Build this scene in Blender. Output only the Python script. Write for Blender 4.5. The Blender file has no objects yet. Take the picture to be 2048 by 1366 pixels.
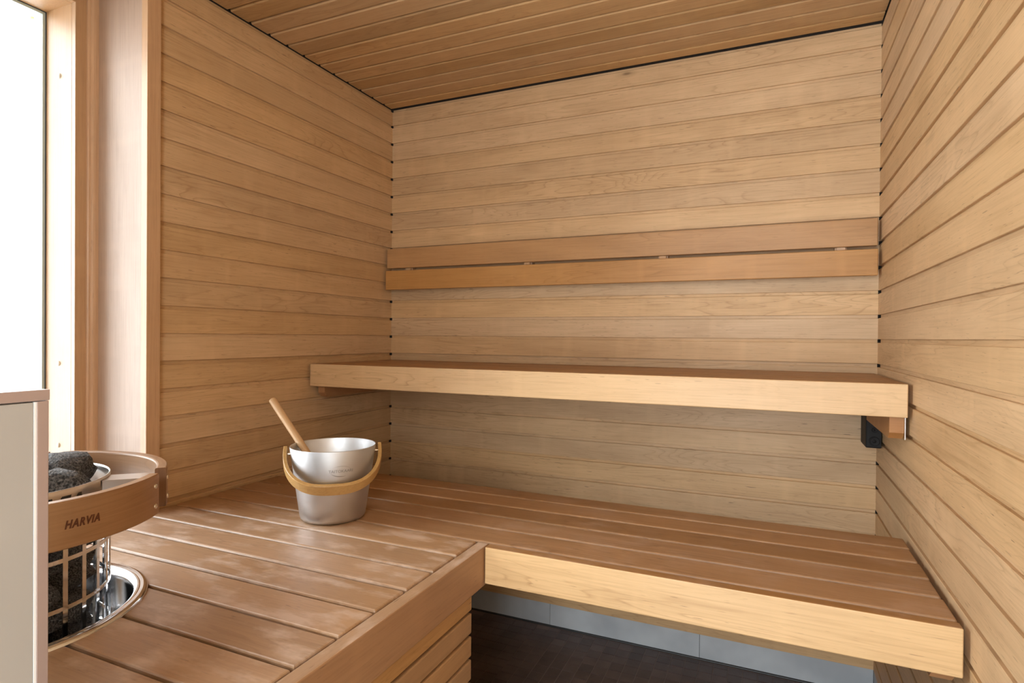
import bpy, bmesh, math, random
from mathutils import Vector, Matrix, noise
random.seed(7)
C = bpy.context.scene.collection
SC = bpy.context.scene
PI = math.pi
R_ = math.radians

# ------------------------------------------------------------------ camera
W = 2.1546          # room width (x), back-left corner at the origin, y towards the camera is negative
Z0 = 2.403          # height of the first plank joint above the floor
YAW, PIT, ROL = -0.4163, -0.0077, 0.0086
fw = Vector((math.sin(YAW)*math.cos(PIT), math.cos(YAW)*math.cos(PIT), math.sin(PIT)))
rt = Vector((math.cos(YAW), -math.sin(YAW), 0)); up = rt.cross(fw)
r2 = rt*math.cos(ROL)+up*math.sin(ROL); u2 = -rt*math.sin(ROL)+up*math.cos(ROL)
cam = bpy.data.objects.new('camera', bpy.data.cameras.new('camera')); C.objects.link(cam)
cam.data.sensor_width = 36; cam.data.lens = 36*1167.8/2048; cam.data.clip_start = .02
m = Matrix((r2, u2, -fw)).transposed().to_4x4(); m.translation = (1.7925, -2.5082, Z0-1.0828)
cam.matrix_world = m
SC.camera = cam

# ------------------------------------------------------------------ world: bright overcast sky
wd = bpy.data.worlds.new('overcast_sky'); SC.world = wd; wd.use_nodes = True
bg = wd.node_tree.nodes['Background']
bg.inputs[0].default_value = (.95, .97, 1, 1); bg.inputs[1].default_value = 9.0
SC.view_settings.view_transform = 'Standard'; SC.view_settings.look = 'None'
SC.view_settings.gamma = 1; SC.view_settings.use_curve_mapping = False
SC.view_settings.exposure = 0.38
CEIL = Z0+.0812
YN = -3.3           # inner face of the wall behind the camera
WY0, WY1 = -1.36, -2.62     # clear opening of the left window
WZ0, WZ1 = .768, Z0-.022
def portal(name, loc, rot, sx, sy):
    l = bpy.data.lights.new(name, 'AREA'); l.shape = 'RECTANGLE'; l.size = sx; l.size_y = sy
    l.cycles.is_portal = True
    o = bpy.data.objects.new(name, l); C.objects.link(o); o.location = loc; o.rotation_euler = rot
portal('window_portal', (-.50, (WY0+WY1)/2, (WZ0+WZ1)/2), (0, -PI/2, 0), WZ1-WZ0, WY0-WY1)
portal('fill_door_portal', (1.62, YN-.17, 1.10), (PI/2, 0, 0), .86, 2.12)  # sky light through the door opening added behind the camera

# ------------------------------------------------------------------ node helpers
def mat(name):
    m = bpy.data.materials.new(name); m.use_nodes = True
    nt = m.node_tree
    return m, nt, nt.nodes['Principled BSDF']
def N(nt, t, **k):
    n = nt.nodes.new(t)
    for a, v in k.items():
        if a in ('operation', 'blend_type', 'data_type', 'noise_dimensions', 'feature', 'mode', 'interpolation_type', 'direction_type', 'axis', 'clamp'): setattr(n, a, v)
        else: n.inputs[a].default_value = v
    return n
def L(nt, a, b): nt.links.new(a, b)
def math_(nt, op, a, b=None, c=None, clamp=False):
    n = nt.nodes.new('ShaderNodeMath'); n.operation = op; n.use_clamp = clamp
    for i, v in enumerate((a, b, c)):
        if v is None: continue
        if hasattr(v, 'links') or hasattr(v, 'is_linked'): nt.links.new(v, n.inputs[i])
        else: n.inputs[i].default_value = v
    return n.outputs[0]
def ramp(nt, fac, stops):
    n = nt.nodes.new('ShaderNodeValToRGB'); nt.links.new(fac, n.inputs[0])
    e = n.color_ramp.elements
    e[0].position, e[0].color = stops[0][0], (*stops[0][1], 1) if len(stops[0][1]) == 3 else stops[0][1]
    e[1].position, e[1].color = stops[-1][0], (*stops[-1][1], 1)
    for p, c in stops[1:-1]:
        q = e.new(p); q.color = (*c, 1)
    return n.outputs[0]
def mix(nt, f, a, b, mode='MIX'):
    n = nt.nodes.new('ShaderNodeMix'); n.data_type = 'RGBA'; n.blend_type = mode
    for s, v in ((n.inputs[0], f), (n.inputs[6], a), (n.inputs[7], b)):
        if hasattr(v, 'is_linked'): nt.links.new(v, s)
        else: s.default_value = v if isinstance(v, (int, float)) else (*v, 1)
    return n.outputs[2]
def lin(r, g, b):
    f = lambda c: (c/255/12.92 if c/255 <= .04045 else ((c/255+.055)/1.055)**2.4)
    return (f(r), f(g), f(b))

def wood(name, base, var=.12, rough=.42, dark=.62, vein=.5, blotch=.5, coat=0, crough=.32, wear_glare=0, axis='X', fleck=.6, cyl=None, spec=.5, hue=.25):
    """procedural board: grain runs along the object's own x (or z) axis, every object gets its own piece of it"""
    m, nt, b = mat(name)
    tc = N(nt, 'ShaderNodeTexCoord'); oi = N(nt, 'ShaderNodeObjectInfo')
    sp = N(nt, 'ShaderNodeSeparateXYZ'); L(nt, tc.outputs['Object'], sp.inputs[0])
    x, y, z = sp.outputs
    if axis == 'Z': x, y, z = sp.outputs[2], sp.outputs[1], sp.outputs[0]
    if cyl:
        a = math_(nt, 'ARCTAN2', sp.outputs[1], sp.outputs[0]); rr = math_(nt, 'POWER', math_(nt, 'ADD', math_(nt, 'MULTIPLY', sp.outputs[0], sp.outputs[0]), math_(nt, 'MULTIPLY', sp.outputs[1], sp.outputs[1])), .5)
        x, y, z = math_(nt, 'MULTIPLY', a, cyl), rr, sp.outputs[2]
    rnd = oi.outputs['Random']
    x = math_(nt, 'ADD', x, math_(nt, 'MULTIPLY', rnd, 61.7)); y = math_(nt, 'ADD', y, math_(nt, 'MULTIPLY', rnd, 23.1)); z = math_(nt, 'ADD', z, math_(nt, 'MULTIPLY', rnd, 7.3))
    def vec(sx, sy):
        cb = N(nt, 'ShaderNodeCombineXYZ')
        L(nt, math_(nt, 'MULTIPLY', x, sx), cb.inputs[0]); L(nt, math_(nt, 'MULTIPLY', y, sy), cb.inputs[1]); L(nt, math_(nt, 'MULTIPLY', z, sy), cb.inputs[2])
        return cb.outputs[0]
    def ns(v, scale=1, detail=2, rough=.5, dist=0):
        n = N(nt, 'ShaderNodeTexNoise', Scale=scale, Detail=detail, Roughness=rough, Distortion=dist); L(nt, v, n.inputs['Vector']); return n.outputs['Fac']
    cath = ns(vec(.85, 8.5), 1, 2.5, .5, .35)                         # wide flame figure
    band = math_(nt, 'FRACT', math_(nt, 'MULTIPLY', cath, 24))
    veinm = ramp(nt, band, [(0, (.9, .9, .9)), (.10, (.32, .32, .32)), (.5, (0, 0, 0)), (.92, (.1, .1, .1)), (1, (.9, .9, .9))])
    vpatch = ramp(nt, ns(vec(1.1, 6), 1, 1), [(.42, (0, 0, 0)), (.62, (1, 1, 1))])
    fib = ns(vec(5, 210), 1, 3, .6)
    fib2 = ns(vec(2.2, 60), 1, 2, .6)
    big = ns(vec(1.6, 7), 1, 4, .6, .8)
    fl = ramp(nt, ns(vec(20, 260), 1, 1.5, .5), [(.70, (0, 0, 0)), (.75, (1, 1, 1))])
    fl2 = ramp(nt, ns(vec(26, 420), 1, 1, .5), [(.70, (0, 0, 0)), (.74, (1, 1, 1))])
    flp = ramp(nt, ns(vec(2.1, 11), 1, 1), [(.50, (0, 0, 0)), (.64, (1, 1, 1))])
    B = Vector(base); D = Vector(tuple(c*f for c, f in zip(base, (dark, dark*.86, dark*.70)))); Lt = Vector(tuple(min(1, c*f) for c, f in zip(base, (1.16, 1.18, 1.22))))
    col = mix(nt, math_(nt, 'MULTIPLY', math_(nt, 'SUBTRACT', big, .35, clamp=True), 2.8*blotch, clamp=True), tuple(Lt), tuple((B+D)/2))
    col = mix(nt, math_(nt, 'MULTIPLY', fib2, .55), col, tuple(B))
    col = mix(nt, math_(nt, 'MULTIPLY', math_(nt, 'MULTIPLY', veinm, vpatch), vein), col, tuple(D))
    col = mix(nt, math_(nt, 'MULTIPLY', math_(nt, 'SUBTRACT', fib, .45, clamp=True), 1.1, clamp=True), col, tuple(D*.95))
    col = mix(nt, math_(nt, 'MULTIPLY', math_(nt, 'MULTIPLY', fl, flp), fleck), col, tuple(D*.35))
    col = mix(nt, math_(nt, 'MULTIPLY', fl2, .5*fleck), col, tuple(D*.6))
    # silky cross figure
    fg = ramp(nt, ns(vec(14, 2.2), 1, 2, .5), [(.55, (0, 0, 0)), (.72, (1, 1, 1))])
    col = mix(nt, math_(nt, 'MULTIPLY', fg, .28), col, tuple(min(1, c*1.22) for c in base))
    # knots: rare, small, dark with a halo
    vo = N(nt, 'ShaderNodeTexVoronoi', Scale=1); L(nt, vec(1.7, 5.2), vo.inputs['Vector'])
    kn = ramp(nt, vo.outputs['Distance'], [(.015, (1, 1, 1)), (.04, (.35, .35, .35)), (.10, (0, 0, 0))])
    pick = math_(nt, 'GREATER_THAN', math_(nt, 'FRACT', math_(nt, 'MULTIPLY', N_sep(nt, vo.outputs['Color']), 7.77)), .55)
    col = mix(nt, math_(nt, 'MULTIPLY', math_(nt, 'MULTIPLY', kn, pick), .75*min(1, fleck*1.3)), col, tuple(D*.45))
    # each board differs in tone
    r1 = math_(nt, 'FRACT', math_(nt, 'MULTIPLY', rnd, 13.37)); r3 = math_(nt, 'FRACT', math_(nt, 'MULTIPLY', rnd, 91.7))
    hs = N(nt, 'ShaderNodeHueSaturation'); L(nt, col, hs.inputs['Color'])
    L(nt, math_(nt, 'MULTIPLY_ADD', r1, 2*var, 1-var), hs.inputs['Value']); L(nt, math_(nt, 'MULTIPLY_ADD', r3, hue, 1-hue/2), hs.inputs['Saturation'])
    col = hs.outputs[0]
    rg = math_(nt, 'MULTIPLY_ADD', big, .18, rough-.09)
    if wear_glare:   # dried water marks: paler, rougher patches; extra paleness stands in for window glare
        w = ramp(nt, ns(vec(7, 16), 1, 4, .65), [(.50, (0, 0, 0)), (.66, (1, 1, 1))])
        col = mix(nt, math_(nt, 'MULTIPLY', w, wear_glare), col, tuple(min(1, c*1.0+.30) for c in base))
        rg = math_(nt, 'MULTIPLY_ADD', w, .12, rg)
    L(nt, col, b.inputs['Base Color']); L(nt, rg, b.inputs['Roughness'])
    b.inputs['Specular IOR Level'].default_value = spec
    if coat: b.inputs['Coat Weight'].default_value = coat; b.inputs['Coat Roughness'].default_value = crough
    bp = N(nt, 'ShaderNodeBump', Strength=.10, Distance=.002); L(nt, fib, bp.inputs['Height']); L(nt, bp.outputs[0], b.inputs['Normal'])
    return m
def N_sep(nt, c):
    s = nt.nodes.new('ShaderNodeSeparateColor'); nt.links.new(c, s.inputs[0]); return s.outputs[0]

WALLC = lin(204, 169, 126)
M = {}
M['wall'] = wood('alder_panel', WALLC, var=.065, rough=.50, vein=.62, fleck=.85, hue=.10, blotch=.8)
M['ceil'] = wood('alder_ceiling', lin(188, 152, 108), var=.11, rough=.48, vein=.7, hue=.16, blotch=.7)
M['bench'] = wood('weathered_bench_board', lin(164, 122, 80), var=.13, rough=.46, vein=.7, wear_glare=.18, fleck=.9, spec=.6, hue=.18)
M['deck'] = wood('worn_deck_board', lin(174, 136, 98), var=.08, rough=.5, vein=.7, wear_glare=.6, fleck=.9, spec=.8, hue=.12, coat=1, crough=.5)
M['front'] = wood('pale_front_board', lin(204, 169, 124), var=.04, rough=.42, vein=.7, blotch=.45, hue=.08)
M['rest'] = wood('backrest_board', lin(184, 138, 88), var=.06, rough=.42, vein=.6, blotch=.8)
M['trimz'] = wood('upright_trim_board', lin(196, 156, 116), var=.04, rough=.42, vein=.1, axis='Z', fleck=.3)
M['reveal'] = wood('window_reveal_board', lin(172, 142, 116), var=.02, rough=.6, vein=.1, axis='Z', fleck=.2, coat=.7, crough=.55)
M['pine'] = wood('laminated_pine', lin(186, 146, 102), var=.03, rough=.5, vein=.2, axis='Z', fleck=.05, coat=.5, crough=.5)
M['edge'] = wood('deck_edge_board', lin(158, 112, 68), var=.06, rough=.42, vein=.4, blotch=.7)
M['slat'] = wood('skirt_slat_wood', lin(170, 126, 80), hue=.12, var=.12, rough=.45, vein=.4, blotch=.5)
M['beam'] = wood('bearer_wood', lin(166, 120, 80), var=.05, rough=.5, vein=.2)
M['ring'] = wood('bent_ring_wood', lin(154, 119, 88), var=.04, rough=.38, vein=.6, blotch=.4, cyl=.29, fleck=.1)
M['ply'] = wood('shaded_ply_end_grain', lin(128, 92, 62), var=.02, rough=.6, vein=.6, axis='Z')  # end grain, darkened for the shade in the ring gaps
M['bamboo'] = wood('bamboo', lin(188, 153, 106), var=.02, rough=.38, vein=.05, blotch=.3, fleck=.1)
M['stick'] = wood('ladle_stick_wood', lin(208, 168, 120), var=.02, rough=.4, vein=.05, blotch=.3, axis='Z', fleck=.2)

def plain(name, col, rough=.5, metal=0, spec=.5, **k):
    m, nt, b = mat(name)
    b.inputs['Base Color'].default_value = (*col, 1); b.inputs['Roughness'].default_value = rough
    b.inputs['Metallic'].default_value = metal; b.inputs['Specular IOR Level'].default_value = spec
    for a, v in k.items(): b.inputs[a].default_value = v
    return m
M['steel'] = plain('polished_steel', (.72, .72, .73), .10, 1)
M['screw'] = plain('zinc_screw', (.75, .70, .62), .25, 1)
M['satin'] = plain('satin_steel', (.66, .63, .60), .28, 1)
M['dark'] = plain('dark_backing', (.035, .025, .018), .9)
M['black'] = plain('black_plastic', (.010, .009, .009), .55, spec=.25)
M['cone'] = plain('black_cone', (.022, .021, .021), .6, spec=.2)
M['burn'] = plain('burnt_lettering', lin(88, 44, 18), .6)
M['cut'] = plain('cut_out_shadow', (.03, .025, .02), .8)
M['cap'] = plain('white_plug', lin(236, 228, 208), .4)
M['gasket'] = plain('grey_gasket', lin(205, 220, 214), .5)
M['gasketd'] = plain('dark_gasket', lin(60, 70, 80), .6)
M['winwhite'] = plain('white_sash', lin(238, 244, 246), .4)
M['snow'] = plain('snow', (.85, .87, .9), .9)
M['alu_trim'] = plain('anodised_edge_trim', lin(176, 156, 148), .38, .45)
M['alu_glint'] = plain('painted_trim_glint', lin(240, 240, 238), .3, .2)  # pale tone stands in for the trim's reflection
M['render'] = plain('painted_plaster', lin(225, 222, 216), .8)
M['silicone'] = plain('dark_silicone', lin(48, 48, 48), .5)
M['grout'] = plain('floor_grout', lin(124, 110, 106), .85)
M['engrave'] = plain('engraved_metal', (.42, .42, .42), .55, 1)

def noise_mat(name, c1, c2, scale, rough=.5, lo=.35, hi=.7, bump=0, detail=4, rnd=.0, spec=.5, metal=0):
    m, nt, b = mat(name)
    tc = N(nt, 'ShaderNodeTexCoord'); oi = N(nt, 'ShaderNodeObjectInfo')
    va = nt.nodes.new('ShaderNodeVectorMath'); va.operation = 'ADD'; L(nt, tc.outputs['Object'], va.inputs[0])
    sc = nt.nodes.new('ShaderNodeVectorMath'); sc.operation = 'SCALE'; sc.inputs[0].default_value = (31, 17, 9); L(nt, oi.outputs['Random'], sc.inputs['Scale']); L(nt, sc.outputs[0], va.inputs[1])
    n = N(nt, 'ShaderNodeTexNoise', Scale=scale, Detail=detail, Roughness=.6); L(nt, va.outputs[0], n.inputs['Vector'])
    col = ramp(nt, n.outputs['Fac'], [(lo, c1), (hi, c2)])
    if rnd:
        hs = N(nt, 'ShaderNodeHueSaturation'); L(nt, col, hs.inputs['Color']); L(nt, math_(nt, 'MULTIPLY_ADD', oi.outputs['Random'], 2*rnd, 1-rnd), hs.inputs['Value']); col = hs.outputs[0]
    L(nt, col, b.inputs['Base Color']); b.inputs['Roughness'].default_value = rough; b.inputs['Specular IOR Level'].default_value = spec; b.inputs['Metallic'].default_value = metal
    if bump:
        bp = N(nt, 'ShaderNodeBump', Strength=bump, Distance=.004 if name != 'speckled_stone' else .12); L(nt, n.outputs['Fac'], bp.inputs['Height']); L(nt, bp.outputs[0], b.inputs['Normal'])
    return m
M['tile'] = noise_mat('dark_mosaic_tile', lin(72, 60, 58), lin(98, 83, 80), 7, .42, rnd=.14)
M['grey_tile'] = noise_mat('grey_wall_tile', lin(168, 173, 178), lin(200, 205, 208), 3.5, .45, detail=3)
M['beige'] = noise_mat('beige_wall_tile', lin(158, 152, 144), lin(170, 164, 155), 2.2, .22, detail=2)
M['stone'] = noise_mat('speckled_stone', lin(46, 45, 46), lin(205, 200, 196), 17, .62, lo=.40, hi=.76, bump=.8, detail=8)
M['tile_y'] = M['grey_tile']

# glass: clear pane, mirror at grazing angles
gm = bpy.data.materials.new('window_glass'); gm.use_nodes = True; nt = gm.node_tree; nt.nodes.clear()
out = nt.nodes.new('ShaderNodeOutputMaterial'); tr = nt.nodes.new('ShaderNodeBsdfTransparent'); gl = nt.nodes.new('ShaderNodeBsdfGlossy'); mx = nt.nodes.new('ShaderNodeMixShader'); fr = nt.nodes.new('ShaderNodeFresnel')
gl.inputs['Roughness'].default_value = .02; fr.inputs[0].default_value = 1.3; tr.inputs[0].default_value = (.95, .97, .97, 1)
L(nt, fr.outputs[0], mx.inputs[0]); L(nt, tr.outputs[0], mx.inputs[1]); L(nt, gl.outputs[0], mx.inputs[2]); L(nt, mx.outputs[0], out.inputs[0])
M['glass'] = gm

# brushed aluminium of the bucket
m, nt, b = mat('brushed_aluminium')
tc = N(nt, 'ShaderNodeTexCoord'); mp = N(nt, 'ShaderNodeMapping'); mp.inputs['Scale'].default_value = (3, 3, 420); L(nt, tc.outputs['Object'], mp.inputs[0])
n = N(nt, 'ShaderNodeTexNoise', Scale=1, Detail=3); L(nt, mp.outputs[0], n.inputs['Vector'])
b.inputs['Base Color'].default_value = (.65, .655, .665, 1); b.inputs['Metallic'].default_value = 1
L(nt, math_(nt, 'MULTIPLY_ADD', n.outputs['Fac'], .14, .34), b.inputs['Roughness'])
b.inputs['Anisotropic'].default_value = .65
tg = nt.nodes.new('ShaderNodeTangent'); tg.direction_type = 'RADIAL'; tg.axis = 'Z'; L(nt, tg.outputs[0], b.inputs['Tangent'])
bp = N(nt, 'ShaderNodeBump', Strength=.05, Distance=.001); L(nt, n.outputs['Fac'], bp.inputs['Height']); L(nt, bp.outputs[0], b.inputs['Normal'])
M['alu'] = m

# ------------------------------------------------------------------ object helpers
WL = {}
def link(name, me, m=None, parent=None, loc=(0, 0, 0), rot=(0, 0, 0), label=None, cat=None, group=None, kind=None):
    o = bpy.data.objects.new(name, me); C.objects.link(o)
    WL[o.name] = Vector(loc)
    if parent is not None:
        o.parent = parent; o.location = Vector(loc)-WL[parent.name]
    else: o.location = loc
    o.rotation_euler = rot
    if me is not None and m is not None and len(me.materials) == 0: me.materials.append(m)
    if label: o['label'] = label
    if cat: o['category'] = cat
    if group: o['group'] = group
    if kind: o['kind'] = kind
    return o
def thing(name, loc, label, cat, group=None): return link(name, None, None, None, loc, label=label, cat=cat, group=group)
def mesh(bm, smooth=False, name='m'):
    me = bpy.data.meshes.new(name); bmesh.ops.recalc_face_normals(bm, faces=bm.faces); bm.to_mesh(me); bm.free()
    if smooth:
        for p in me.polygons: p.use_smooth = True
    return me
def addbox(bm, lo, hi):
    vs = [bm.verts.new((x, y, z)) for x in (lo[0], hi[0]) for y in (lo[1], hi[1]) for z in (lo[2], hi[2])]
    for f in ((0, 1, 3, 2), (4, 6, 7, 5), (0, 4, 5, 1), (2, 3, 7, 6), (0, 2, 6, 4), (1, 5, 7, 3)): bm.faces.new([vs[i] for i in f])
    return vs
def board(lx, ly, lz, bev=.003, seg=2):
    """box centred on the origin with softened edges"""
    bm = bmesh.new(); addbox(bm, (-lx/2, -ly/2, -lz/2), (lx/2, ly/2, lz/2))
    if bev: bmesh.ops.bevel(bm, geom=bm.edges[:], offset=bev, segments=seg, affect='EDGES', profile=.5)
    return mesh(bm)
def put(name, lo, hi, m, parent=None, bev=.003, along=None, **k):
    """board between two world corners; along = the axis its grain follows"""
    c = [(a+b)/2 for a, b in zip(lo, hi)]; s = [abs(b-a) for a, b in zip(lo, hi)]
    if along == 'Y': return link(name, board(s[1], s[0], s[2], bev), m, parent, c, (0, 0, PI/2), **k)
    return link(name, board(*s, bev), m, parent, c, **k)
def prism(pts, z0, z1, bev=0):
    bm = bmesh.new(); a = [bm.verts.new((x, y, z1)) for x, y in pts]; f = bm.faces.new(a)
    r = bmesh.ops.extrude_face_region(bm, geom=[f]); vs = [v for v in r['geom'] if isinstance(v, bmesh.types.BMVert)]
    for v in vs: v.co.z = z0
    if bev:
        ed = [e for e in bm.edges if all(abs(v.co.z-z1) < 1e-6 for v in e.verts)]
        bmesh.ops.bevel(bm, geom=ed, offset=bev, segments=2, affect='EDGES', profile=.5)
    return bm
def lathe(prof, n=96, smooth=True, a0=0, a1=2*PI):
    bm = bmesh.new(); full = abs(a1-a0-2*PI) < 1e-6; k = n if full else n+1; rows = []
    for i in range(k):
        t = a0+(a1-a0)*i/n; rows.append([bm.verts.new((r*math.cos(t), r*math.sin(t), z)) for r, z in prof])
    for i in range(n):
        A, B = rows[i], rows[(i+1) % k]
        for j in range(len(prof)-1): bm.faces.new((A[j], B[j], B[j+1], A[j+1]))
    if not full:
        bm.faces.new(rows[0]); bm.faces.new(rows[-1][::-1])
    bmesh.ops.remove_doubles(bm, verts=bm.verts[:], dist=1e-6)
    return mesh(bm, smooth)
def closed_lathe(prof, n, a0, a1):     # closed cross-section swept through an arc
    bm = bmesh.new(); rows = []
    for i in range(n+1):
        t = a0+(a1-a0)*i/n; rows.append([bm.verts.new((r*math.cos(t), r*math.sin(t), z)) for r, z in prof])
    q = len(prof)
    for i in range(n):
        for j in range(q): bm.faces.new((rows[i][j], rows[i+1][j], rows[i+1][(j+1) % q], rows[i][(j+1) % q]))
    bm.faces.new(rows[0]); bm.faces.new(rows[-1][::-1])
    return mesh(bm)
def tube(p0, p1, r, n=20, r1=None, cap=True):
    p0, p1 = Vector(p0), Vector(p1); d = (p1-p0); q = d.to_track_quat('Z', 'Y'); bm = bmesh.new(); r1 = r if r1 is None else r1
    A = [bm.verts.new(p0+q@Vector((r*math.cos(t*2*PI/n), r*math.sin(t*2*PI/n), 0))) for t in range(n)]
    B = [bm.verts.new(p1+q@Vector((r1*math.cos(t*2*PI/n), r1*math.sin(t*2*PI/n), 0))) for t in range(n)]
    for i in range(n): bm.faces.new((A[i], A[(i+1) % n], B[(i+1) % n], B[i]))
    bm.faces.new(A[::-1]); bm.faces.new(B)
    return bm
def text_mesh(s, size, shear=0, ext=.0006, bold=0, spacing=1):
    cu = bpy.data.curves.new('t', 'FONT'); cu.body = s; cu.size = size; cu.shear = shear; cu.align_x = 'CENTER'; cu.align_y = 'CENTER'
    cu.extrude = ext; cu.offset = bold; cu.space_character = spacing; cu.resolution_u = 3
    o = bpy.data.objects.new('t', cu); C.objects.link(o); dg = bpy.context.evaluated_depsgraph_get()
    me = bpy.data.meshes.new_from_object(o.evaluated_get(dg)); C.objects.unlink(o); bpy.data.objects.remove(o); bpy.data.curves.remove(cu)
    return me

# ------------------------------------------------------------------ the room shell
P = .09
G, D_, T = .0125, .0085, .016       # joint width, its depth, panel thickness
def panel_mesh(length, h=P, sq0=True, sq1=True):
    """tongue-and-groove board: face at y=0 looking towards -y, length along x, bottom front edge at z=0"""
    bm = bmesh.new()
    full = [(0, .001), (.001, 0), (T, 0), (T, h), (D_, h), (D_, h-G), (.0014, h-G), (0, h-G-.0016)]
    cutp = [(0, .001), (.001, 0), (T, 0), (T, h-G), (T-.0005, h-G), (D_, h-G), (.0014, h-G), (0, h-G-.0016)]
    secs = []
    def sec(x, pr): return [bm.verts.new((x, y, z)) for y, z in pr]
    def span(a, b, pr):
        A, B = sec(a, pr), sec(b, pr); n = len(pr)
        for i in range(n): bm.faces.new((A[i], B[i], B[(i+1) % n], A[(i+1) % n]))
        bm.faces.new(A); bm.faces.new(B[::-1])
    s0 = .0013 if sq0 else 0; s1 = .0013 if sq1 else 0
    if sq0: span(0, s0, cutp)
    span(s0, length-s1, full)
    if sq1: span(length-s1, length, cutp)
    return mesh(bm)
BOT = Z0-2.302      # panelling stops above the tiled foot of the wall
def panel_rows(): # (bottom z, height)
    rows = [(Z0, CEIL-Z0)]
    for i in range(1, 26): rows.append((Z0-i*P, P))
    rows.append((BOT, Z0-25*P-BOT))
    return rows
def plank_wall(parent, length, loc_of, rotz, sq0, sq1):
    pm = panel_mesh(length, P, sq0, sq1)
    for zb, h in panel_rows():
        me = pm if abs(h-P) < 1e-6 else panel_mesh(length, h, sq0, sq1)
        link('plank', me, M['wall'], parent, loc_of(zb), (0, 0, rotz))
def slab(name, lo, hi, m, label=None):
    return put(name, lo, hi, m, None, 0, kind='structure', label=label)
wb = slab('wall_back', (-.6, T, -.1), (W+.2, T+.15, CEIL+.15), M['dark'])
plank_wall(wb, W, lambda z: (0, 0, z), 0, False, False)
wr = slab('wall_right', (W+T, YN-.2, -.1), (W+T+.15, T, CEIL+.15), M['dark'])
# local x runs from the near end towards the back corner; face normal towards -x
plank_wall(wr, -YN, lambda z: (W, 0, z), -PI/2, True, False)
TY = -1.262
wl = slab('wall_left', (-.60, TY, -.1), (-T, T, CEIL+.15), M['dark'])
plank_wall(wl, -TY, lambda z: (0, TY, z), PI/2, False, True)
# ceiling boards run along x
cl = slab('ceiling', (-.6, YN-.2, CEIL+T), (W+.2, T+.1, CEIL+.15), M['dark'])
def ceil_mesh(length, w):
    bm = bmesh.new(); g, d = .009, .010
    pr = [(0, .004), (.004, 0), (w-g-.004, 0), (w-g, .004), (w-g, d), (w, d), (w, T), (0, T)]
    A = [bm.verts.new((0, y, z)) for y, z in pr]; B = [bm.verts.new((length, y, z)) for y, z in pr]; n = len(pr)
    for i in range(n): bm.faces.new((A[i], B[i], B[(i+1) % n], A[(i+1) % n]))
    bm.faces.new(A); bm.faces.new(B[::-1]); return mesh(bm)
Q = .0919; cm = ceil_mesh(W+.30, Q)
y = -.0718
link('plank', ceil_mesh(W-.0024, .0718-.002), M['ceil'], cl, (.0012, y, CEIL))
cm_in = ceil_mesh(W-.0024, Q)
while y > YN:
    y -= Q
    if y > TY: link('plank', cm_in, M['ceil'], cl, (.0012, y, CEIL))
    else: link('plank', cm, M['ceil'], cl, (-.298, y, CEIL))
# unseen near wall; glazed door opening added and sized to let in front light
wf = put('wall_front', (-.6, YN-.15, -.1), (1.19, YN, CEIL+.15), M['render'], None, 0, kind='structure')
put('fill_door_side_wall', (2.05, YN-.15, -.1), (W+.2, YN, CEIL+.15), M['render'], wf, 0)
put('fill_door_header', (1.19, YN-.15, 2.18), (2.05, YN, CEIL+.15), M['render'], wf, 0)
dr = link('fill_door_1', None, None, None, (1.62, YN-.07, 0), kind='structure')
put('glass_leaf', (1.205, YN-.075, .01), (2.035, YN-.067, 2.17), M['glass'], dr, 0)
tubeh = tube((1.28, YN-.04, .9), (1.28, YN-.04, 1.3), .011); link('fill_door_handle', mesh(tubeh, True), M['satin'], dr, (0, 0, 0))
# left wall past the window
wln = put('wall_left_near', (-.60, YN-.15, -.1), (0, WY1-.06, CEIL+.15), M['render'], None, 0, kind='structure')
put('wall_under_window', (-.60, WY1-.06, -.1), (-.02, TY, .73), M['render'], wln, 0)
# foot tiles
bb = link('baseboard_back', None, None, None, (0, 0, 0), kind='structure')
for a, c in ((-.0, .228), (.2295, .884), (.8855, 1.539), (1.5405, W)):
    put('tile', (a, .001, .004), (c, .012, BOT+.02), M['grey_tile'], bb, .0006)
put('joint_strip', (0, .004, 0), (W, .0135, BOT), M['silicone'], bb, 0)
link('silicone_bead', mesh(tube((0, -.001, .001), (W, -.001, .001), .005, 10)), M['silicone'], bb)
br = link('baseboard_right', None, None, None, (W, 0, 0), kind='structure')
for a, c in ((-.58, 0), (-1.24, -.582), (-1.9, -1.242), (-2.56, -1.902), (-3.28, -2.562)):
    put('tile', (W+.001, a, .004), (W+.012, c, BOT+.02), M['grey_tile'], br, .0006, along='Y')
link('silicone_bead', mesh(tube((W+.001, 0, .001), (W+.001, YN, .001), .005, 10)), M['silicone'], br)
# floor: small square mosaic, laid in sheets that do not quite line up
fl = slab('floor', (-.6, YN-.15, -.12), (W+.2, T, -.0015), M['grout'])
tp = .0547; ts = .0524
tmesh = board(ts, ts, .006, .0008, 1)
cell = []
nx, ny = int(W/tp)+1, int(-YN/tp)+1
for j in range(ny):
    for i in range(nx):
        off = .5*tp
        cx_, cy_ = .012+tp*(i+.5), -.012-tp*(j+.5)-(off if (i//5) % 2 else 0)
        if cx_ > W-.03: continue
        cell.append((cx_, cy_))
vis = [c for c in cell if .95 < c[0] < 2.12 and c[1] > -.16-1.15*(c[0]-.75) and c[1] > -.52-.25*(1.4-c[0])]
vis.sort(key=lambda c: (c[0]-1.79)**2+(c[1]+2.5)**2)
near = set(vis[:280])
for c in cell:
    if c in near: link('tile', tmesh, M['tile'], fl, (c[0], c[1], -.003))
bm = bmesh.new()
half = []
for i in range(nx):
    if (i//5) % 2 and .012+tp*(i+.5) < W-.03: half.append(.012+tp*(i+.5))
for hx in half:
    if hx > .9: link('tile', board(ts, ts/2-.001, .006, .0008, 1), M['tile'], fl, (hx, -.012-tp*.25, -.003))
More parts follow.
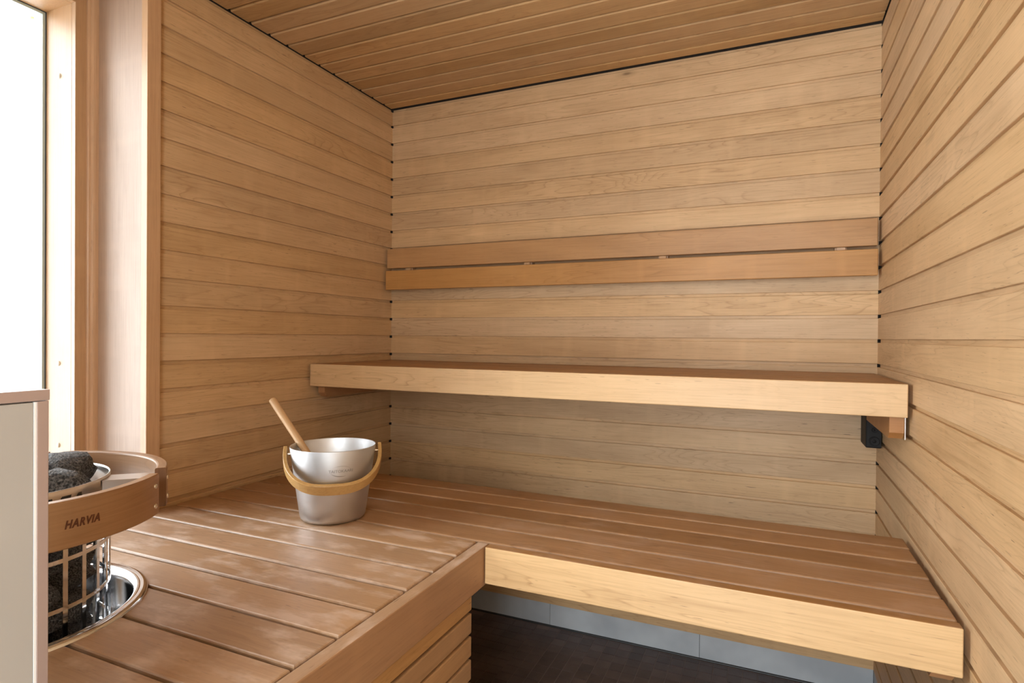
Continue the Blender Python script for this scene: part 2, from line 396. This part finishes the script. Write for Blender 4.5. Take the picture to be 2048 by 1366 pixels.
for c in cell:
    if c not in near: addbox(bm, (c[0]-ts/2, c[1]-ts/2, -.006), (c[0]+ts/2, c[1]+ts/2, 0))
link('mosaic_tiles', mesh(bm), M['tile'], fl, kind='stuff')
slab('ground', (-30, -30, -.9), (-.75, 30, -.5), M['snow'])

# ------------------------------------------------------------------ window on the left
XF = -.252           # front face of the window frame
w1 = link('window_1', None, None, None, (XF, (WY0+WY1)/2, WZ0), kind='structure')
def upb(name, lo, hi, m, parent, bev=.002, **k): return put(name, lo, hi, m, parent, bev, **k)
RY = -1.300
upb('reveal_board', (-.27, RY, .765), (-.002, RY+.018, CEIL-.001), M['reveal'], w1, .0015)
upb('far_reveal_board', (-.27, WY1-.078, .765), (-.002, WY1-.06, CEIL-.001), M['reveal'], w1, .0015)
upb('frame_board', (XF-.02, WY0, .765), (XF, -1.322, CEIL-.001), M['pine'], w1, .0015)
upb('far_frame_board', (XF-.02, WY1-.06, .765), (XF, WY1, CEIL-.001), M['pine'], w1, .0015)
upb('head_board', (XF-.02, WY1, WZ1), (XF, WY0, CEIL-.001), M['pine'], w1, .0015, )
JX = -.412
upb('jamb', (JX-.09, WY0, WZ0), (XF-.0202, WY0+.05, WZ1+.05), M['pine'], w1, 0)
upb('far_jamb', (JX-.09, WY1-.05, WZ0), (XF-.0202, WY1, WZ1+.05), M['pine'], w1, 0)
put('head_lining', (JX-.09, WY1, WZ1), (XF-.0202, WY0, WZ1+.05), M['pine'], w1, 0, along='Y')
put('sill', (JX-.09, WY1, WZ0-.035), (XF-.001, WY0, WZ0), M['pine'], w1, .002, along='Y')
put('sill_board', (XF, WY1-.058, .752), (-.002, RY, .7675), M['reveal'], w1, .002, along='Y')
# moulding strip in the corner between reveal and frame: two small rounded ribs
bm = bmesh.new()
prof = [(0, 0), (.0, -.028), (.006, -.0275), (.009, -.024), (.0095, -.020), (.013, -.0185), (.017, -.015), (.0185, -.010), (.019, -.0)]
a = [bm.verts.new((XF+x_, RY+y_, .768)) for x_, y_ in prof]; b_ = [bm.verts.new((XF+x_, RY+y_, CEIL-.001)) for x_, y_ in prof]
for i in range(len(prof)): bm.faces.new((a[i], a[(i+1) % len(prof)], b_[(i+1) % len(prof)], b_[i]))
bm.faces.new(a); bm.faces.new(b_[::-1])
link('corner_moulding', mesh(bm), M['trimz'], w1, (0, 0, 0))
# sash edge seen at the glass: dark gasket, pale glazing strip, spacer
for nm, x0, x1, m_, dy in (('dark_gasket', -.4135, -.409, 'gasketd', .0013), ('glazing_strip', -.4245, -.4135, 'gasket', .009), ('pale_strip', -.441, -.4245, 'winwhite', .007), ('pane_spacer', -.459, -.441, 'winwhite', .010)):
    bm = bmesh.new()
    addbox(bm, (x0, WY0-dy, WZ0), (x1, WY0, WZ1)); addbox(bm, (x0, WY1, WZ0), (x1, WY1+dy, WZ1))
    addbox(bm, (x0, WY1+dy, WZ1-dy), (x1, WY0-dy, WZ1)); addbox(bm, (x0, WY1+dy, WZ0), (x1, WY0-dy, WZ0+dy))
    link(nm, mesh(bm), M[m_], w1)
put('pane', (-.430, WY1+.004, WZ0+.004), (-.426, WY0-.004, WZ1-.004), M['glass'], w1, 0)
for z_ in (-.244, -1.182, -2.1 + .65):
    o = link('screw_cap', lathe([(0, .004), (.0045, .0036), (.0075, .002), (.0082, 0)], 24), M['cap'], w1, (-.337, WY0, Z0+z_), (PI/2, 0, 0))
t1 = link('trim_1', None, None, None, (0, -1.283, .77), kind='structure')
put('trim_board', (-.012, -1.3055, .765), (.0165, TY+.001, CEIL-.001), M['trimz'], t1, .0015)

# ------------------------------------------------------------------ benches
BT = Z0-1.643; UT = Z0-1.2035
RD = .0045
def bearer(parent, x0, x1, y0, y1, zt, h, name='bearer'):
    """short beam along y whose near lower corner is cut off"""
    c = .018; pr = [(y0, zt), (y0, zt-h+c), (y0+c, zt-h), (y1, zt-h), (y1, zt)]
    bm = bmesh.new(); A = [bm.verts.new((0, y, z)) for y, z in pr]; B = [bm.verts.new((x1-x0, y, z)) for y, z in pr]; n = len(pr)
    for i in range(n): bm.faces.new((A[i], B[i], B[(i+1) % n], A[(i+1) % n]))
    bm.faces.new(A); bm.faces.new(B[::-1])
    return link(name, mesh(bm), M['beam'], parent, (x0, 0, 0))
low = thing('sauna_bench', (W/2, -.83, BT-.1), 'lower long wooden bench along the back wall with five seat boards', 'bench', 'sauna benches')
gy = [-.548, -.642, -.751, -.860, -.969, -1.082]
for i in range(5):
    a, b = gy[i+1]+.0042, gy[i]-.0042
    put('seat_board', (.006, a, BT-.026), (W-.012-.002*(i % 2), b, BT), M['bench'], low, RD)
put('front_board', (1.1035, -1.117, BT-.098), (2.1435, -1.087, BT), M['front'], low, .0028, label='pale yellow front board')
put('support_rail', (.03, -.62, BT-.075), (W-.03, -.585, BT-.027), M['beam'], low, .002)
bearer(low, W-.055, W-.016, -1.08, -.60, BT-.076, .055)
bearer(low, .02, .06, -1.08, -.60, BT-.0265, .06)
uph = thing('sauna_bench', (W/2, -.3, UT-.1), 'upper long wooden bench mounted high on the back wall', 'bench', 'sauna benches')
gy = [-.028, -.135, -.242, -.349, -.456, -.562]
for i in range(5):
    put('seat_board', (.008, gy[i+1]+.0042, UT-.026), (W-.012, gy[i]-.0042, UT), M['bench'], uph, RD)
put('front_board', (.011, -.593, UT-.094), (2.143, -.565, UT), M['front'], uph, .0028, label='pale yellow front board')
put('support_rail', (.03, -.07, UT-.08), (W-.03, -.035, UT-.027), M['beam'], uph, .002)
bearer(uph, 2.1055, 2.1415, -.552, -.012, UT-.094, .066)
bearer(uph, .020, .055, -.552, -.012, UT-.094, .048)
put('steel_plate', (2.142, -.556, UT-.16), (2.1445, -.50, UT-.094), M['satin'], uph, 0)
0 and put('spacer', (W-.011, -.575, UT-.09), (W-.0005, -.50, UT-.03), M['beam'], uph, 0)
def top_face(o, m_):
    o.data.materials.append(m_)
    for p_ in o.data.polygons:
        if p_.normal.z > .6: p_.material_index = 1
for o in bpy.data.objects:
    if o.name.startswith('front_board'): top_face(o, M['bench'])
# heater deck on the left: boards end at a long edge board, and are cut round for the heater collar
HC = Vector((.387, -1.861)); RH = .240
dk = thing('heater_deck', (.55, -1.7, 0), 'low wooden platform on the left with the heater sunk into its boards', 'platform')
ge = [-1.082, -1.203, -1.316, -1.427, -1.539, -1.650, -1.761, -1.872, -1.984, -2.095]
XE = 1.0625
def arc_poly(ya, yb, right=True):
    pts = []
    n = 14
    for k in range(n+1):
        yy = ya+(yb-ya)*k/n; d = RH*RH-(yy-HC.y)**2
        pts.append((HC.x+(math.sqrt(d) if right else -math.sqrt(d)) if d > 0 else HC.x, yy))
    return pts
for i in range(9):
    a, b = ge[i+1]+.0045, ge[i]-.0045
    if b < HC.y-RH or a > HC.y+RH:
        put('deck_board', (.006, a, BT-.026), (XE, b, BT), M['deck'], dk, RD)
    else:
        inr = [p for p in arc_poly(a, b)]
        cxm, cym = .55, (a+b)/2
        right = [(XE, b), (XE, a)]+inr
        left = [(.006, a), (.006, b)]+arc_poly(a, b, False)[::-1]
        sel = [p for p in (right, left)]
        touch_full = (HC.y-RH < a and b < HC.y+RH)
        if touch_full:
            for pl in sel:
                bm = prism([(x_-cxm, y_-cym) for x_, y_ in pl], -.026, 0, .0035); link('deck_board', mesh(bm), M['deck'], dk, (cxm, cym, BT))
        else:   # the arc only nibbles one long edge
            arc = []
            for k in range(41):
                t = k/40*2*PI; px, py = HC.x+RH*math.cos(t), HC.y+RH*math.sin(t)
                if a < py < b: arc.append((px, py))
            arc.sort(key=lambda p: p[0])
            if HC.y > b:      # circle lies above this board
                pl = [(.006, a), (XE, a), (XE, b), (HC.x+math.sqrt(max(0, RH*RH-(b-HC.y)**2)), b)]+arc[::-1]+[(HC.x-math.sqrt(max(0, RH*RH-(b-HC.y)**2)), b), (.006, b)]
            else:
                pl = [(.006, b), (.006, a), (HC.x-math.sqrt(max(0, RH*RH-(a-HC.y)**2)), a)]+arc+[(HC.x+math.sqrt(max(0, RH*RH-(a-HC.y)**2)), a), (XE, a), (XE, b)]
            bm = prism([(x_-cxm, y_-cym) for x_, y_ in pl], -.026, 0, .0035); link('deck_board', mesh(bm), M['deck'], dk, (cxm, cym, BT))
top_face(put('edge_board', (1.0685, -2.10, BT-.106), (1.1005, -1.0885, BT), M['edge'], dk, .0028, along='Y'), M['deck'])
ZS = BT-.106
for k in range(12):
    zt = Z0-1.744-.0607*k
    if zt-.052 < .01: break
    put('skirt_slat', (1.066, -2.10, zt-.052), (1.0875, -1.158, zt), M['slat'], dk, .003, along='Y')
for yy in (-1.25, -1.9): put('post', (1.02, yy-.025, .003), (1.0655, yy+.02, BT-.03), M['beam'], dk, .002, label='upright post behind the slats')
put('rail', (.02, -1.16, BT-.075), (1.06, -1.12, BT-.0265), M['beam'], dk, .002)
put('backing_panel', (1.005, -2.10, .003), (1.016, -1.20, BT-.08), M['dark'], dk, 0)

# ------------------------------------------------------------------ backrest
rest = thing('backrest', (W/2, -.04, Z0-.75), 'two long backrest boards mounted on the back wall above the upper bench', 'backrest')
def restboard(z0, z1, yb, tilt):
    return link('backrest_board', board(2.129, .024, z1-z0, .0025), M['rest'], rest, (.0135+2.129/2, yb+.012, (z0+z1)/2), (tilt, 0, 0))
restboard(Z0-.742, Z0-.6435, -.058, 0)
restboard(Z0-.8505, Z0-.7555, -.070, 0)
for x_ in (.131, .775, 1.382, 2.028):
    o = put('standoff_block', (x_-.02, -.0335, Z0-.83), (x_+.02, -.0005, Z0-.65), M['trimz'], rest, .001)
    link('screw', lathe([(0, .002), (.003, .0018), (.0042, 0)], 12), M['screw'], o, (x_+.004, -.0335, Z0-.7485), (PI/2, 0, 0))
    put('standoff_head', (x_-.014, -.047, Z0-.7555), (x_+.014, -.034, Z0-.7425), M['trimz'], rest, .0008)

# ------------------------------------------------------------------ small black speaker under the upper bench
spk = thing('speaker', (2.125, -.07, Z0-1.46), 'small black box speaker fixed in the right corner under the upper bench', 'speaker')
put('housing', (2.104, -.125, Z0-1.462), (2.152, -.0015, Z0-1.335), M['black'], spk, .004)
bm = bmesh.new(); addbox(bm, (2.108, -.129, Z0-1.457), (2.150, -.1255, Z0-1.34)); link('front_frame', mesh(bm), M['cone'], spk)
for r_, z_ in ((.0165, -1.437), (.0085, -1.398)):
    link('speaker_cone', lathe([(r_, 0), (r_*1.0, .003), (r_*.86, .003), (r_*.5, -.001), (r_*.3, .0015), (0, .003)], 32), M['black'], spk, (2.129, -.129, Z0+z_), (PI/2, 0, 0))

# ------------------------------------------------------------------ heater
HX, HY = HC; 
ht = thing('sauna_heater', (HX, HY, BT-.5), 'round electric sauna heater of steel bars with a wooden ring around its top', 'heater')
RB = .187; ZR = Z0-1.379
O3 = (HX, HY, 0)
link('rim_band', lathe([(RB-.0015, ZR-.052), (RB, ZR-.052), (RB+.0005, ZR-.001), (RB, ZR), (RB-.002, ZR), (RB-.003, ZR-.004), (RB-.003, ZR-.052), (RB-.0015, ZR-.052)], 120), M['satin'], ht, O3)
for k in range(7):
    zc = Z0-1.513-.092*k
    if zc < .08: break
    link('bar_ring', lathe([(RB-.0012, zc-.004), (RB+.0012, zc-.004), (RB+.0012, zc+.004), (RB-.0012, zc+.004), (RB-.0012, zc-.004)], 120, False), M['steel'], ht, O3)
bm = bmesh.new(); addbox(bm, (RB-.0012, -.0047, .04), (RB+.0012, .0047, ZR-.05)); vb = mesh(bm)
for k in range(30): link('bar', vb, M['steel'], ht, O3, (0, 0, R_(6.8+12*k)))
link('light_block_core', lathe([(0, .05), (.088, .05), (.088, ZR-.10), (0, ZR-.10)], 48, False), M['dark'], ht, O3)  # unseen dark cylinder added to block light between the stones
link('heater_foot', lathe([(0, 0), (.17, 0), (.17, .04), (0, .04)], 48, False), M['steel'], ht, O3)
# polished collar sunk into the deck; floor ring added to bounce light
col = link('collar', lathe([(.257, BT-.0002), (.2562, BT+.0045), (.252, BT+.0078), (.247, BT+.0085), (.243, BT+.0068), (.2405, BT+.0078), (.237, BT+.0075), (.231, BT+.003), (.227, BT-.004), (.2252, BT-.012), (.222, BT-.105), (.218, BT-.112), (.1905, BT-.112)], 160), M['steel'], ht, O3, label='polished steel collar let into the deck')
# wooden guard ring in four bent segments, two screws at each end, steel brackets at the joints
ZT = Z0-1.374; ZB = Z0-1.4585; RO = .2935; RI = .272; ch = .002
seg_prof = [(RO, ZB+ch), (RO, ZT-ch), (RO-ch, ZT), (RI+.004, ZT), (RI+.001, ZT-.001), (RI, ZT-.004), (RI, ZB+ch), (RI+ch, ZB), (RO-ch, ZB)]
scm = lathe([(0, .0012), (.002, .0012), (.0022, .0026), (.0046, .0022), (.0055, .0012), (.0058, 0)], 20)
for k in range(4):
    g0 = 46.4+89.2*k; g1 = g0+81.6
    sme = closed_lathe(seg_prof, 40, R_(g0), R_(g1)); sme.materials.append(M['ring']); sme.materials.append(M['ply'])
    for p_ in sme.polygons:
        if len(p_.vertices) > 4: p_.material_index = 1
    sg = link('guard_ring_segment', sme, None, ht, O3)
    for a_ in (g0+3.2, g1-3.4):
        for z_ in (Z0-1.3975, Z0-1.4385):
            t = R_(a_); link('screw', scm, M['screw'], sg, (HX+RO*math.cos(t), HY+RO*math.sin(t), z_), (0, PI/2, t))
    ga = R_(g0-3.8)
    # channel shaped bracket: top plate, two skirts and an end plate against the wood
    bm = bmesh.new(); hw = .026
    addbox(bm, (RB, -hw, ZT-.012), (RI-.001, hw, ZT-.0105)); addbox(bm, (RB, -hw, ZT-.050), (RI-.001, -hw+.0015, ZT-.012)); addbox(bm, (RB, hw-.0015, ZT-.050), (RI-.001, hw, ZT-.012))
    addbox(bm, (RI-.0035, -.045, ZT-.075), (RI-.001, .045, ZT-.012))
    link('bracket', mesh(bm), M['satin'], ht, O3, (0, 0, ga))
# lettering burnt on the ring: bent round it
def bend(me, R, th0, z0, cone=0):
    for v in me.vertices:
        x_, y_, z_ = v.co; r = R+cone*y_+z_; t = th0+x_/R
        v.co = (r*math.cos(t), r*math.sin(t), z0+y_)
    return me
tm = text_mesh('HARVIA', .0215, .28, .0004, .0008, 1.16)
xs = [v.co.x for v in tm.vertices]; ys = [v.co.y for v in tm.vertices]; sx = .0575/(max(xs)-min(xs)); sy = .0150/(max(ys)-min(ys)); mxx = (max(xs)+min(xs))/2; myy = (max(ys)+min(ys))/2
for v in tm.vertices: v.co.x = (v.co.x-mxx)*sx; v.co.y = (v.co.y-myy)*sy
link('lettering', bend(tm, RO+.0002, R_(-1.6), Z0-1.416), M['burn'], ht, O3, label='burnt brown HARVIA lettering')
tm = text_mesh('HARVIA', .050, .28, .0004, .0022, 1.0)
link('band_lettering', bend(tm, RB+.0006, R_(-9), ZR-.034), M['cut'], ht, O3, label='dark HARVIA lettering on the rim band')

# stones
def rock(seed, r, sq=(1, .8, .62), sub=3):
    rn = random.Random(seed); bm = bmesh.new(); bmesh.ops.create_icosphere(bm, subdivisions=sub, radius=1)
    pl = [(Vector((rn.gauss(0, 1), rn.gauss(0, 1), rn.gauss(0, 1))).normalized(), rn.uniform(.66, .9)) for _ in range(11)]
    off = Vector((rn.random()*50, rn.random()*50, 0))
    for v in bm.verts:
        p = v.co.copy()
        for n_, d in pl:
            e = p.dot(n_)-d
            if e > 0: p -= n_*e*.93
        p *= 1+.07*noise.noise(p*2.2+off)+.035*noise.noise(p*6+off)
        v.co = Vector((p.x*sq[0], p.y*sq[1], p.z*sq[2]))*r
    return mesh(bm, False)
rocks = [rock(k, 1, (1, .78+.1*(k % 3), .60+.08*(k % 2)), 3) for k in range(7)]
rn = random.Random(3)
def stone(x_, y_, z_, r, rot, k, label, group=None):
    me = rocks[k % 7]
    o = link('heater_stone', me, M['stone'], None, (HX+x_, HY+y_, z_), rot, label=label, cat='stone', group=group or 'stones in the heater')
    o.scale = (r, r, r); return o
# heap on top, in view above the wooden ring
top = [(.104, .048, ZR-.020, .074, (.1, .15, .7), 0, 'broad grey stone lying against the right rim of the heater basket'),
       (.01, .110, ZR-.004, .070, (.2, -.1, 1.9), 1, 'rough stone at the back of the heap on the heater'),
       (.098, -.045, ZR-.026, .066, (-.1, .1, 1.2), 2, 'flat stone at the front of the heap on the heater'),
       (-.005, .015, ZR+.012, .056, (1.2, .4, .3), 3, 'upright pointed stone beside the half wall on the heater'),
       (.03, -.115, ZR-.004, .066, (.3, .2, 2.5), 4, None), (-.10, .05, ZR+.005, .068, (.3, .2, .5), 5, None), (-.09, -.06, ZR+.01, .070, (.1, .6, 3.5), 6, None)]
for a in top: stone(*a[:6], a[6] or 'grey stone heaped on the heater behind the half wall', None if a[6] else 'stones behind the half wall')
for lay in range(8):
    zc = ZR-.072-.066*lay
    for k in range(9):
        a_ = R_(-80+40*k+(20 if lay % 2 else 0)+rn.uniform(-5, 5))
        if lay > 4 and not (-100 < math.degrees(a_) < 90): continue
        rr = .128+rn.uniform(-.006, .004)
        stone(rr*math.cos(a_), rr*math.sin(a_), zc+rn.uniform(-.012, .012), rn.uniform(.047, .056), (rn.uniform(-.6, .6), rn.uniform(-.6, .6), rn.uniform(0, 6)), rn.randrange(7), 'dark grey stone behind the steel bars of the heater', 'stones behind the heater bars')

# ------------------------------------------------------------------ bucket and ladle
BX, BY = .5616, -1.0818; BH = .2237; rb, rt_ = .0969, .128
bk = thing('bucket', (BX, BY, BT), 'brushed aluminium water bucket with a bamboo handle standing on the boards', 'bucket')
s_ = (rt_-rb)/BH
prof = [(0, .0015), (rb-.012, .0015), (rb-.0055, .003), (rb-.001, .008), (rb+.001, .014), (rt_-.0006, BH-.0015), (rt_-.001, BH), (rt_-.0025, BH), (rt_-.003, BH-.002), (rb-.002, .010), (0, .009)]
link('pail', lathe(prof, 128), M['alu'], bk, (BX, BY, BT))
ax = Vector((.76, .65, 0)).normalized(); fd = Vector((ax.y, -ax.x, 0))       # pivot axis; the handle hangs forward along fd
rp = rt_-.0025; zp = BH-.0235; RU = rt_+.0115
zc_ = .118-.004; hor = rb+s_*zc_+.010; ver = zp-zc_; Ld = math.hypot(hor, ver); dirn = (fd*hor+Vector((0, 0, -ver))).normalized()
# U-shaped strap: rises a little above the pivots, half ellipse below
path = []
upv = (Vector((0, 0, 1))*.0+(-dirn)).normalized()
for s in (.020, .010, 0.0): path.append(ax*(-RU)+(-dirn)*s)
for k in range(1, 48):
    t = PI*k/48; path.append(ax*(-RU*math.copysign(abs(math.cos(t))**.74, math.cos(t)))+dirn*(Ld*abs(math.sin(t))**.92))
for s in (0.0, .010, .020): path.append(ax*RU+(-dirn)*s)
bm = bmesh.new(); nrm = ax.cross(dirn).normalized()
hw, th = .0205, .0055; rings = []
for i, p_ in enumerate(path):
    tg_ = (path[min(i+1, len(path)-1)]-path[max(i-1, 0)]).normalized(); inn = nrm.cross(tg_).normalized()
    w_ = hw*(1-.32*abs(i-(len(path)-1)/2)/((len(path)-1)/2)); c_ = Vector((BX, BY, BT+zp))+p_
    rings.append([bm.verts.new(c_-Vector((BX, BY, BT))+nrm*a+inn*b) for a, b in ((-w_, -th*.7), (-w_*.9, -th), (w_*.9, -th), (w_, -th*.7), (w_, th*.7), (w_*.9, th), (-w_*.9, th), (-w_, th*.7))])
for A, B in zip(rings, rings[1:]):
    for j in range(8): bm.faces.new((A[j], B[j], B[(j+1) % 8], A[(j+1) % 8]))
bm.faces.new(rings[0]); bm.faces.new(rings[-1][::-1])
link('handle', mesh(bm), M['bamboo'], bk, (BX, BY, BT), label='bent bamboo handle hanging down in front')
for s in (-1, 1):
    p0 = ax*(s*(rp-.004)); p1 = ax*(s*(RU+.0035))
    bm = tube(p0, p1, .0032, 12); c2 = tube(ax*(s*(rp-.001)), ax*(s*(rp+.004)), .0065, 16); me2 = mesh(c2); bm.from_mesh(me2)
    link('pivot_bolt', mesh(bm), M['screw'], bk, (BX, BY, BT+zp))
# engraved maker's mark
th_ = R_(-39); zm = BT+(1.643-1.478)
hm = zm-BT; Rm = rb+s_*hm
def on_cone(me, th0):
    for v in me.vertices:
        x_, y_, z_ = v.co; hh = hm+y_; r = rb+s_*hh+.00012+z_; t = th0+x_/Rm
        v.co = (r*math.cos(t), r*math.sin(t), hh)
    return me
tm = text_mesh('TAITOKAARI', .0118, 0, .0001, .00012, 1.0)
xs = [v.co.x for v in tm.vertices]; f_ = .0700/(max(xs)-min(xs)); mxx = (max(xs)+min(xs))/2
for v in tm.vertices: v.co.x = (v.co.x-mxx)*f_
link('lettering', on_cone(tm, th_), M['engrave'], bk, (BX, BY, BT), label='engraved TAITOKAARI lettering')
bm = bmesh.new()
for a0, a1, ry, thk in ((R_(18), R_(140), .0155, .0009), (R_(198), R_(300), .0165, .0030)):
    n_ = 26; I, O = [], []
    for k in range(n_+1):
        f = k/n_; t = a0+(a1-a0)*f; w_ = thk*math.sin(PI*f)
        I.append(bm.verts.new((.030*math.cos(t), (ry-w_)*math.sin(t), 0))); O.append(bm.verts.new((.030*math.cos(t)*1.01, ry*math.sin(t)*1.01, 0)))
    for k in range(n_): bm.faces.new((I[k], I[k+1], O[k+1], O[k]))
link('engraved_swoosh', on_cone(mesh(bm), th_), M['engrave'], bk, (BX, BY, BT))
# ladle standing in the bucket
c0 = Vector((.4455, -1.1015, BT+BH)); tip = Vector((.314, -1.088, Z0-1.2935))
dv = (tip-c0).normalized(); bot = c0-dv*.205
LD = thing('ladle', bot, 'wooden ladle handle leaning out of the metal bucket', 'ladle')
q = dv.to_track_quat('Z', 'Y'); Lh = (tip-bot).length
hm_ = lathe([(0, .02), (.0105, .02), (.0108, .03), (.0118, Lh-.003), (.0110, Lh-.0006), (.0098, Lh), (0, Lh)], 40, False)
o = link('stick', hm_, M['stick'], LD, bot); o.rotation_mode = 'QUATERNION'; o.rotation_quaternion = q
link('cup', lathe([(0, -.012), (.030, -.010), (.040, .005), (.043, .026), (.0415, .026), (.038, .006), (.029, -.008), (0, -.010)], 40), M['alu'], LD, bot+Vector((.028, 0, .004)))

# ------------------------------------------------------------------ tiled half wall close to the camera
hwl = thing('half_wall', (1.05, -2.75, 0), 'low beige tiled half wall with metal edge trim at the left front', 'half wall')
HXF, HYE, HZT = 1.10, -2.144, Z0-1.142
put('core', (HXF-.100, YN+.001, .001), (HXF-.010, HYE-.008, HZT-.011), M['render'], hwl, 0)
put('wall_tile', (HXF-.0095, YN+.002, .001), (HXF-.0008, HYE-.0135, HZT-.0125), M['beige'], hwl, .0008, along='Y')
put('end_tile', (HXF-.098, HYE-.0078, .001), (HXF-.0125, HYE-.0003, HZT-.0125), M['beige'], hwl, .0008)
put('top_tile', (HXF-.098, YN+.002, HZT-.0108), (HXF-.0125, HYE-.0003, HZT-.0005), M['beige'], hwl, .0008, along='Y')
put('corner_trim', (HXF-.0120, HYE-.0108, .002), (HXF, HYE, HZT-.0118), M['alu_trim'], hwl, .0006)
put('trim_glint', (HXF-.004, HYE-.0133, .002), (HXF-.0004, HYE-.0110, HZT-.0122), M['alu_glint'], hwl, 0)  # pale strip painted in as the reflection along the edge trim
put('top_trim', (HXF-.0120, YN+.002, HZT-.0112), (HXF+.0004, HYE+.0008, HZT), M['alu_trim'], hwl, .0006, along='Y')
